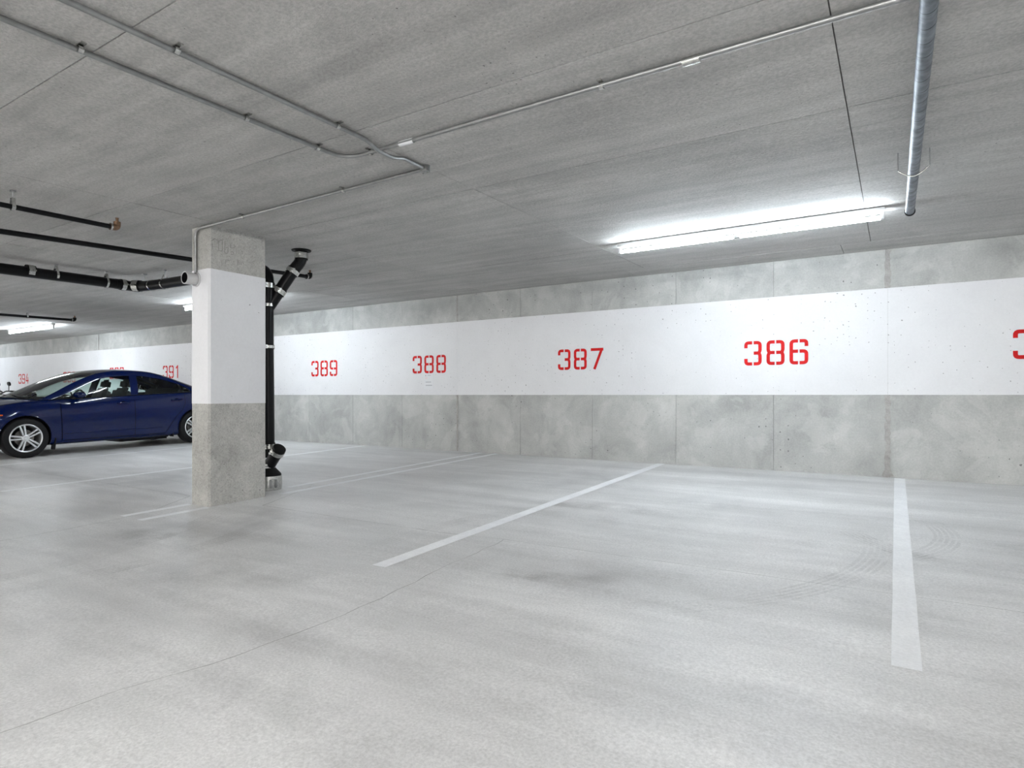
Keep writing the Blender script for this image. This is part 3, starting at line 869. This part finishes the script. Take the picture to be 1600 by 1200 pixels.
# cut the wheel arches
cut = MB()
for a in AX:
    for s in (-1, 1):
        cut.lathe([(.56 * s, 0.001), (.56 * s, .352), (1.0 * s, .352), (1.0 * s, 0.001)], C3(0, a, WZ + .01), (1, 0, 0), n=48)
cutter = cut.build('wheel_arch_cutter', M['trim'])
bpy.context.view_layer.update()
cutter.parent = car
bm_ = shell.modifiers.new('arch', 'BOOLEAN'); bm_.operation = 'DIFFERENCE'; bm_.object = cutter; bm_.solver = 'EXACT'
bm_.material_mode = 'TRANSFER'
bpy.context.view_layer.update()
dg = bpy.context.evaluated_depsgraph_get()
me = bpy.data.meshes.new_from_object(shell.evaluated_get(dg))
shell.modifiers.clear(); shell.data = me
me.shade_smooth(); me.set_sharp_from_angle(angle=math.radians(35))
bpy.data.objects.remove(cutter)

# arch lips
for s in (1, -1):
    for a in AX:
        P = []
        for k in range(29):
            t = math.radians(-8 + 196 * k / 28)
            aa, zz = a + .352 * math.cos(t), WZ + .01 + .352 * math.sin(t)
            if zz < pchip(*Z_A, aa) + .02: continue
            P.append(C3(s * (side_x(aa, zz) + .001), aa, zz))
        b = cmb(); b.tube(P, .008, n=6); cbuild(b, 'arch_lip', M['paint'])

# greenhouse curves (a, x, z)
OC = [(1.12, .80, .915), (1.35, .755, 1.025), (1.60, .70, 1.16), (1.85, .648, 1.275), (2.10, .608, 1.362), (2.42, .582, 1.408), (2.80, .575, 1.405), (3.05, .583, 1.370), (3.30, .600, 1.300), (3.60, .640, 1.185), (3.85, .690, 1.085), (4.00, .715, 1.035)]
IC = [(1.28, .822, .912), (1.50, .790, .998), (1.72, .745, 1.095), (1.94, .702, 1.195), (2.16, .668, 1.272), (2.42, .648, 1.312), (2.78, .642, 1.312), (3.02, .650, 1.278), (3.22, .668, 1.235), (3.46, .708, 1.155), (3.60, .752, 1.080), (3.66, .805, 1.003)]
def cr(K, n=5):
    K = [vec(k) for k in K]; out = []
    for i in range(len(K) - 1):
        p0, p1, p2, p3 = K[max(i - 1, 0)], K[i], K[i + 1], K[min(i + 2, len(K) - 1)]
        for k in range(n):
            t = k / n
            out.append(.5 * ((2 * p1) + (p2 - p0) * t + (2 * p0 - 5 * p1 + 4 * p2 - p3) * t * t + (3 * p1 - p0 - 3 * p2 + p3) * t**3))
    out.append(K[-1]); return out
O5, I5 = cr(OC), cr(IC)
def belt(a): return (pchip(*W_A, a) - .058, pchip(*S_A, a) + .002)
for s in (1, -1):
    rows = [[], [], [], [], []]
    for o, i in zip(O5, I5):
        mid = (o + i) / 2 + Vector((0, .014, .010))
        for r_, p in zip(rows, (i + Vector((0, -.03, -.004)), i, mid, o, o + Vector((0, -.035, -.018)))):
            r_.append(C3(s * p.y, p.x, p.z))
    b = cmb(); b.grid(rows); cbuild(b, 'roof_rail', M['paint'], smooth=60)
    # filler behind the rear quarter glass
    b = cmb()
    tri = []
    for o, i in zip(O5[-16:], I5[-16:]):
        tri.append((o, i))
    lowr = [C3(s * (pchip(*W_A, a) - .062), a, pchip(*S_A, a) - .004) for a in [3.60 + .026 * k for k in range(16)]]
    upr = [C3(s * i.y, i.x, i.z) for o, i in tri]
    cbuild(b.grid([[C3(s * .80, 3.655, 1.005), C3(s * (pchip(*W_A, 4.02) - .06), 4.02, pchip(*S_A, 4.02))], [C3(s * .805, 3.66, 1.004), C3(s * .713, 4.0, 1.036)]]), 'quarter_panel', M['paint'], smooth=60)
# roof
b = cmb(); h_ = cmb()
ro = O5[19:37]
NX = 13
def cross(o, crown, NX=NX, da=0.0, dz=0.0):
    r = []
    for k in range(NX):
        t = -1 + 2 * k / (NX - 1)
        r.append(C3(o.y * t, o.x + da * (1 - t * t), o.z + crown * (1 - t * t) + dz))
    return r
n_ = len(ro)
def roof_da(i): return -.10 * (1 - i / 6) if i < 6 else (.10 * (i - n_ + 7) / 6 if i > n_ - 7 else 0)
b.grid([cross(o, .035, da=roof_da(i)) for i, o in enumerate(ro)]); cbuild(b, 'roof', M['paint'], smooth=60)
h_.grid([cross(o, .03, da=roof_da(i), dz=-.03) for i, o in enumerate(ro)]); cbuild(h_, 'headliner', M['seat'], smooth=60)
# windshield and rear window
b = cmb(); N1 = 20
b.grid([cross(O5[i], .055 * (1 - i / N1) + .035 * i / N1, da=-.20 * (1 - i / N1) - .10 * (i / N1)) for i in range(N1 + 1)]); cbuild(b, 'windshield', M['glass'], smooth=60)
b = cmb()
idx = list(range(35, len(O5)))
b.grid([cross(O5[i], .035, da=.10) for i in idx]); cbuild(b, 'rear_window', M['glass'], smooth=60)
# side glass and pillars
def I_at(a):
    for p, q in zip(I5[:-1], I5[1:]):
        if p.x <= a <= q.x:
            t = (a - p.x) / max(1e-6, q.x - p.x); return p + (q - p) * t
    return I5[-1]
def pane(s, a0, a1, lean=0.0, off=-.010, name='side_window', mat='glass', parent=None):
    rows = []
    for k in range(13):
        a = a0 + (a1 - a0) * k / 12
        ri = []
        x0_, z0_ = belt(a)
        for j in range(5):
            t = j / 4
            i = I_at(min(max(a + lean * t, IC[0][0]), IC[-1][0]))
            aa = a + lean * t
            bulge = .018 * math.sin(math.pi * t)
            ri.append(C3(s * (x0_ + (i.y - x0_) * t + bulge + off), aa, z0_ + (max(i.z, z0_) - z0_) * t))
        rows.append(ri)
    b = cmb(); b.grid(rows)
    return cbuild(b, name, M[mat], parent, smooth=60)
doors = []
def patch(s, outline_rows, off, name, mat, label=None):
    b = cmb()
    b.grid([[C3(s * (side_x(a, z) + off), a, z) for a, z in r] for r in outline_rows])
    return cbuild(b, name, mat, smooth=50, label=label)
def seam(s, pts, w=.009):
    P = []
    for (a0, z0), (a1, z1) in zip(pts[:-1], pts[1:]):
        for k in range(8):
            t = k / 8; a, z = a0 + (a1 - a0) * t, z0 + (z1 - z0) * t
            P.append(C3(s * (side_x(a, z) + .0022), a, z))
    a, z = pts[-1]; P.append(C3(s * (side_x(a, z) + .0022), a, z))
    b = cmb(); b.ribbon(P, w, (s, 0, 0)); return cbuild(b, 'panel_gap', M['gap'])
def front_x(z): return 1.43 - .03 * (z - .25)
def rear_end(z):
    return pchip([.24, .36, .52, .66, .80, 1.0], [3.12, 3.20, 3.30, 3.44, 3.50, 3.50], z)
for s in (1, -1):
    pane(s, 1.30, 1.585, .0); pane(s, 1.615, 2.53, .06); pane(s, 2.66, 3.44, .0); pane(s, 3.475, 3.655, 0)
    pane(s, 2.53, 2.66, .055, off=.001, name='door_pillar', mat='paint')
    pane(s, 1.585, 1.612, .0, off=.0, name='window_divider', mat='trim')
    pane(s, 3.44, 3.475, .0, off=.0, name='window_divider', mat='trim')
    zt = lambda a: pchip(*S_A, a) - .012
    zz = [0, .12, .25, .4, .55, .7, .85, .95, 1]
    def rowz(t, fa0, fa1):
        r = []
        for k in range(13):
            u = k / 12
            z = .245 + (zt(2.0) - .245) * t
            a = fa0(z) + (fa1(z) - fa0(z)) * u
            z = .245 + (zt(a) - .245) * t
            r.append((a, z))
        return r
    fd = patch(s, [rowz(t, lambda z: front_x(z) + .006, lambda z: 2.57) for t in zz], .003, 'front_door', M['paint'])
    rd = patch(s, [rowz(t, lambda z: 2.582, lambda z: rear_end(z) - .004) for t in zz], .003, 'rear_door', M['paint'])
    seam(s, [(front_x(.245), .245), (front_x(.9), .9)]); seam(s, [(2.576, .245), (2.576, .94)])
    seam(s, [(rear_end(z), z) for z in (.245, .36, .46, .56, .66, .78, .97)]); seam(s, [(1.43, .24), (3.12, .24)])
    # bright belt moulding
    b = cmb(); b.tube([C3(s * (belt(a)[0] + .006), a, belt(a)[1] + .002) for a in [1.26 + .06 * k for k in range(41)]], .006, n=6); cbuild(b, 'belt_moulding', M['trim'])
    # side moulding low on the doors
    b = cmb(); b.tube([C3(s * (side_x(a, .352) + .002), a, .352 - .012 * (a - 1.4) * 0) for a in [1.45 + .08 * k for k in range(21)]], .007, n=6); cbuild(b, 'side_crease', M['paint'])
    for dpar, a, z in ((fd, 2.385, .825), (rd, 3.335, .852)):
        x = side_x(a, z)
        b = cmb(); b.lathe([(-.004, .0), (-.004, .048), (.0, .050)], C3(s * (x + .006), a - .005, z - .014), (s, 0, 0), n=16); cbuild(b, 'handle_cup', M['gap'], dpar)
        b = cmb(); b.tube(fillet([C3(s * (x + .0), a - .10, z + .004), C3(s * (x + .034), a - .085, z + .006), C3(s * (x + .034), a + .085, z + .008), C3(s * (x + .0), a + .10, z + .008)], .02, 3), .014, n=8)
        cbuild(b, 'door_handle', M['paint'], dpar)
    # mirror
    b = cmb()
    mc = vec(C3(s * .945, 1.66, .985))
    prof = [(-.105, .012), (-.095, .045), (-.05, .066), (.02, .070), (.08, .058), (.10, .03), (.105, .002)]
    bm2 = MB(); bm2.lathe(prof, (0, 0, 0), (1, 0, 0), n=18)
    bm2.v = [vec((p.x, p.y * 1.1, p.z * .78)) + mc for p in bm2.v]
    mir = cbuild(bm2, 'mirror', M['paint'])
    b.tube([C3(s * .82, 1.62, .93), C3(s * .90, 1.64, .955)], [.03, .02], n=10); cbuild(b, 'mirror_arm', M['trim'], mir)
    b = cmb(); b.lathe([(0, .0), (0, .062), (.006, .060)], mc + vec((0, .052, 0)), (0, 1, .05), n=18)
    b.v = [vec((mc.x + (p.x - mc.x) * 1.4, p.y, p.z)) for p in b.v]
    cbuild(b, 'mirror_glass', M['chrome'], mir)
    b = cmb(); b.box(mc + vec((s * .03, -.01, -.055)), (.12, .05, .022), bev=.006); cbuild(b, 'mirror_cover', M['trim'], mir)
    # lights
    hl = [[(.10 + (.56 - .10) * u, .60 + .13 * u * .6 + (.075 * (1 - u) + .012) * t) for u in [k / 10 for k in range(11)]] for t in (0, .5, 1)]
    h1 = patch(s, hl, .006, 'headlight', M['lamp'])
    b = cmb(); b.grid([[C3(s * (side_x(a, z) + .009), a, z) for a, z in [(.46 + .18 * u, .668 + .02 * u + (.058 * (1 - u * .75)) * t) for u in [k / 6 for k in range(7)]]] for t in (0, .5, 1)]); cbuild(b, 'turn_signal', M['amber'], h1)
    tl = [[(4.12 + .36 * u, .80 + .17 * t) for u in [k / 8 for k in range(9)]] for t in (0, .5, 1)]
    patch(s, tl, .005, 'tail_light', M['redlens'])
    # mud flap
    b = cmb(); b.box(C3(s * .80, 1.325, .195), (.13, .018, .19), Matrix.Rotation(-.12, 4, 'X'), bev=.004); cbuild(b, 'mud_flap', M['trim'])
    b = cmb(); b.box(C3(s * .78, 3.27, .20), (.13, .018, .08), bev=.004); cbuild(b, 'mud_flap', M['trim'])
# front grille, bumper opening and number plate (seen only from the aisle)
b = cmb(); b.box(C3(0, .012, .555), (.74, .06, .075), bev=.015); cbuild(b, 'grille', M['trim'])
b = cmb(); b.box(C3(0, .030, .36), (.86, .09, .11), bev=.02); cbuild(b, 'bumper_vent', M['trim'])
# wipers at the windshield base
for x0_, x1_ in ((.62, .02), (.08, -.46)):
    b = cmb(); b.tube([C3(x0_, 1.02 + .06 * abs(x0_), .985), C3((x0_ + x1_) / 2, 1.0, 1.005), C3(x1_, 1.02, 1.012)], .008, n=6); cbuild(b, 'wiper', M['trim'])
b = cmb()
b.grid([cross(vec((1.10, .79, .915)), .05, da=-.21, dz=.0), cross(vec((1.22, .79, .915)), .058, da=-.21, dz=.003)]); cbuild(b, 'cowl', M['trim'])
# interior
b = cmb()
b.grid([[C3(x, a, z) for x in (-.74, -.4, 0, .4, .74)] for a, z in ((1.16, .935), (1.4, .965), (1.62, .955), (1.70, .90), (1.70, .60), (1.5, .45))]); cbuild(b, 'dashboard', M['seat'], smooth=50)
b = cmb(); ca = vec(C3(.37, 1.83, .90)); axv = vec((0, -.9, .42)).normalized()
e1 = vec((1, 0, 0)); e2 = axv.cross(e1)
b.tube([ca + (e1 * math.cos(2 * math.pi * k / 20) + e2 * math.sin(2 * math.pi * k / 20)) * .185 for k in range(21)], .016, n=8, cap=False)
b.tube([ca - e1 * .18, ca + axv * .02, ca + e1 * .18], .018, n=6); b.tube([ca + axv * .02, ca + axv * .25], .03, n=8)
cbuild(b, 'steering_wheel', M['trim'])
def cushion(b, c, s, rot=0.0, bev=.05):
    b.box(C3(*c), s, Matrix.Rotation(rot, 4, 'X'), bev=bev)
for x in (.37, -.37):
    root_seat = cmb(); cushion(root_seat, (x, 2.20, .52), (.50, .52, .16), .1)
    so = cbuild(root_seat, 'front_seat', M['seat'])
    b = cmb(); cushion(b, (x, 2.52, .80), (.50, .14, .62), -.32, .06); cbuild(b, 'backrest', M['seat'], so)
    b = cmb(); cushion(b, (x, 2.66, 1.165), (.27, .10, .19), -.2, .045); cbuild(b, 'headrest', M['seat'], so)
    b = cmb(); b.tube([C3(x - .06, 2.60, 1.0), C3(x - .06, 2.65, 1.12)], .007, n=6); b.tube([C3(x + .06, 2.60, 1.0), C3(x + .06, 2.65, 1.12)], .007, n=6); cbuild(b, 'headrest_post', M['chrome'], so)
b = cmb(); cushion(b, (0, 3.15, .52), (1.30, .50, .18)); rs = cbuild(b, 'rear_seat', M['seat'])
b = cmb(); cushion(b, (0, 3.50, .80), (1.30, .14, .60), -.38, .05); cbuild(b, 'backrest', M['seat'], rs)
for x in (.40, -.40):
    b = cmb(); cushion(b, (x, 3.62, 1.09), (.25, .09, .13), -.2, .035); cbuild(b, 'headrest', M['seat'], rs)
b = cmb(); b.grid([[C3(-.62, 3.62, 1.0), C3(.62, 3.62, 1.0)], [C3(-.66, 3.98, 1.04), C3(.66, 3.98, 1.04)]]); cbuild(b, 'parcel_shelf', M['seat'])
b = cmb(); b.box(C3(0, 1.93, 1.315), (.22, .03, .065), bev=.012); cbuild(b, 'interior_mirror', M['trim'])
# underbody: sump, silencer, fuel tank
b = cmb(); b.box(C3(0, 2.9, .17), (1.1, .9, .12), bev=.03); cbuild(b, 'fuel_tank', M['trim'])
# wheels
def make_wheel():
    T = .318
    b = MB(); b.lathe([(-.10, .212), (-.105, .26), (-.098, .300), (-.075, .3165), (0, T), (.075, .3165), (.098, .300), (.105, .26), (.10, .212), (0, .205)], (0, 0, 0), (1, 0, 0), n=48, close=True)
    root = b.build('wheel', M['tire'], car, smooth=40)
    b = MB(); b.lathe([(.085, .222), (.103, .224), (.108, .216), (.104, .205), (.085, .198), (.03, .193), (-.09, .192), (-.09, .205), (.05, .21)], (0, 0, 0), (1, 0, 0), n=48, close=True)
    b.build('rim', M['alloy'], root, smooth=35)
    for k in range(5):
        t = math.radians(18 + 72 * k)
        for sgn in (-1, 1):
            b = MB()
            d_ = vec((0, math.cos(t), math.sin(t))); n_ = vec((0, -math.sin(t), math.cos(t)))
            p0 = d_ * .035 + n_ * sgn * .014; p1 = d_ * .206 + n_ * sgn * .030
            w0, w1 = .016, .0155
            rows = []
            for p, w, xo in ((p0, w0, .078), ((p0 + p1) / 2, .0145, .092), (p1, w1, .096)):
                rows.append([p + vec((xo - .03, 0, 0)) - n_ * w, p + vec((xo, 0, 0)) - n_ * w * .8, p + vec((xo, 0, 0)) + n_ * w * .8, p + vec((xo - .03, 0, 0)) + n_ * w])
            b.grid(rows); b.build('spoke', M['alloy'], root, smooth=25)
    b = MB(); b.lathe([(.05, .056), (.084, .054), (.090, .040), (.090, .030), (.096, .026), (.097, .001)], (0, 0, 0), (1, 0, 0), n=24); b.build('hub', M['alloy'], root, smooth=35)
    b = MB(); b.lathe([(.01, .001), (.022, .02), (.022, .13), (.010, .135), (.0, .001)], (0, 0, 0), (1, 0, 0), n=32); b.build('brake_disc', M['disc'], root, smooth=35)
    b = MB(); b.lathe([(-.06, .195), (-.061, .001)], (0, 0, 0), (1, 0, 0), n=32); b.build('inner_barrel', M['trim'], root)
    return root
w0 = make_wheel()
first = True
for s in (1, -1):
    for a in AX:
        w = w0 if first else copy_tree(w0, car)
        first = False
        w.location = C3(s * .765, a, .318 + .0)
        w.rotation_euler = (0.25 * a, 0, 0 if s > 0 else math.pi)
b = cmb()
for a in AX: b.tube([C3(-.7, a, WZ), C3(.7, a, WZ)], .035, n=8)
cbuild(b, 'axle', M['trim'])

# ------------------------------------------------------------------ motorcycle beyond the car
MX, MY = -15.42, 5.10
mo = empty('motorcycle', (MX, MY, fz(MY)), 'black motorcycle with upright handlebars and mirror, mostly hidden behind car', 'motorcycle', rot=(math.atan(SLOPE_F), 0, 0))
def mo_b(b, name, mat, parent=None, smooth=40): return b.build(name, mat, parent or mo, smooth=smooth)
FA, RA, RW = -.50, .90, .30
for a in (FA, RA):
    b = MB(); b.lathe([(-.05, .235), (-.06, .265), (-.04, .293), (0, RW), (.04, .293), (.06, .265), (.05, .235)], (0, a, RW), (1, 0, 0), n=36, close=True)
    w = mo_b(b, 'wheel', M['tire'])
    b = MB(); b.lathe([(-.045, .24), (.045, .24), (.045, .215), (-.045, .215)], (0, a, RW), (1, 0, 0), n=36, close=True); mo_b(b, 'rim', M['alloy'], w)
    for k in range(5):
        t = 2 * math.pi * k / 5
        b = MB(); b.tube([(0, a, RW), (0, a + math.cos(t) * .22, RW + math.sin(t) * .22)], .018, n=6); mo_b(b, 'spoke', M['alloy'], w)
for s in (-1, 1):
    b = MB(); b.tube([(s * .085, FA, RW), (s * .085, -.10, .98)], .022, n=10); mo_b(b, 'fork', M['chrome'])
b = MB(); b.tube(fillet([(-.36, .10, 1.045), (-.16, .0, 1.06), (-.10, -.05, 1.01), (.10, -.05, 1.01), (.16, .0, 1.06), (.36, .10, 1.045)], .06, 4), .013, n=8); hb = mo_b(b, 'handlebar', M['trim'])
for s in (-1, 1):
    b = MB(); b.tube([(s * .25, .045, 1.054), (s * .37, .105, 1.044)], .018, n=10); mo_b(b, 'grip', M['rubber'], hb)
    b = MB(); b.tube([(s * .22, .03, 1.06), (s * .255, .02, 1.17)], .007, n=6); st_ = mo_b(b, 'mirror_stalk', M['trim'], hb)
    b = MB(); b.lathe([(-.02, .005), (-.015, .055), (.012, .06), (.014, .0)], (s * .262, .02, 1.205), (0, 1, .1), n=16)
    b.v = [vec((p.x, p.y, 1.205 + (p.z - 1.205) * .72)) for p in b.v]; mo_b(b, 'mirror', M['trim'], hb)
b = MB(); b.lathe([(-.10, .001), (-.10, .085), (-.06, .09), (.02, .06), (.05, .001)], (0, -.22, .90), (0, 1, 0), n=20); hl_ = mo_b(b, 'headlight', M['trim'])
b = MB(); b.lathe([(-.102, .08), (-.115, .001)], (0, -.22, .90), (0, 1, 0), n=20); mo_b(b, 'lens', M['lamp'], hl_)
bm2 = bmesh.new(); bmesh.ops.create_icosphere(bm2, subdivisions=3, radius=1); bm2.verts.index_update()
b = MB(); b.add([(v.co.x * .15, .18 + v.co.y * .28, .84 + v.co.z * .13) for v in bm2.verts], [[v.index for v in f.verts] for f in bm2.faces]); mo_b(b, 'fuel_tank', M['hidegreen'])
bm2.free()
b = MB(); b.box((0, .66, .80), (.26, .56, .09), Matrix.Rotation(.08, 4, 'X'), bev=.035); mo_b(b, 'seat', M['trim'])
b = MB(); b.box((0, .18, .48), (.30, .42, .36), bev=.05); mo_b(b, 'engine', M['disc'])
b = MB(); b.tube([(0, -.12, .95), (0, .2, .74), (0, .9, .74)], .03, n=8); b.tube([(0, -.1, .9), (0, .0, .32), (0, .4, .30), (0, .9, .30)], .025, n=8); b.tube([(0, .5, .74), (0, .55, .3)], .025, n=8); b.tube([(.1, .9, .30), (.1, .72, .76)], .02, n=8); b.tube([(-.1, .9, .30), (-.1, .72, .76)], .02, n=8); mo_b(b, 'frame', M['trim'])
b = MB(); b.tube(fillet([(.13, .0, .42), (.17, .05, .26), (.17, .9, .33)], .08, 4), [.02] * 6 + [.045], n=10) if False else b.tube([(.14, .05, .40), (.17, .12, .27), (.18, .5, .28), (.18, 1.0, .36)], [.02, .02, .035, .045], n=10); mo_b(b, 'exhaust', M['chrome'])
for a, sgn in ((FA, 1), (RA, 1)):
    rows = []
    for x in (-.07, 0, .07):
        rows.append([(x, a + math.cos(t) * (.325 - abs(x) * .2), RW + math.sin(t) * (.325 - abs(x) * .2)) for t in [math.radians(30 + 120 * k / 12) for k in range(13)]])
    b = MB(); b.grid(rows); mo_b(b, 'fender', M['trim'])
b = MB(); b.tube([(.10, .35, .30), (.26, .38, .0)], .012, n=6); mo_b(b, 'kickstand', M['trim'])
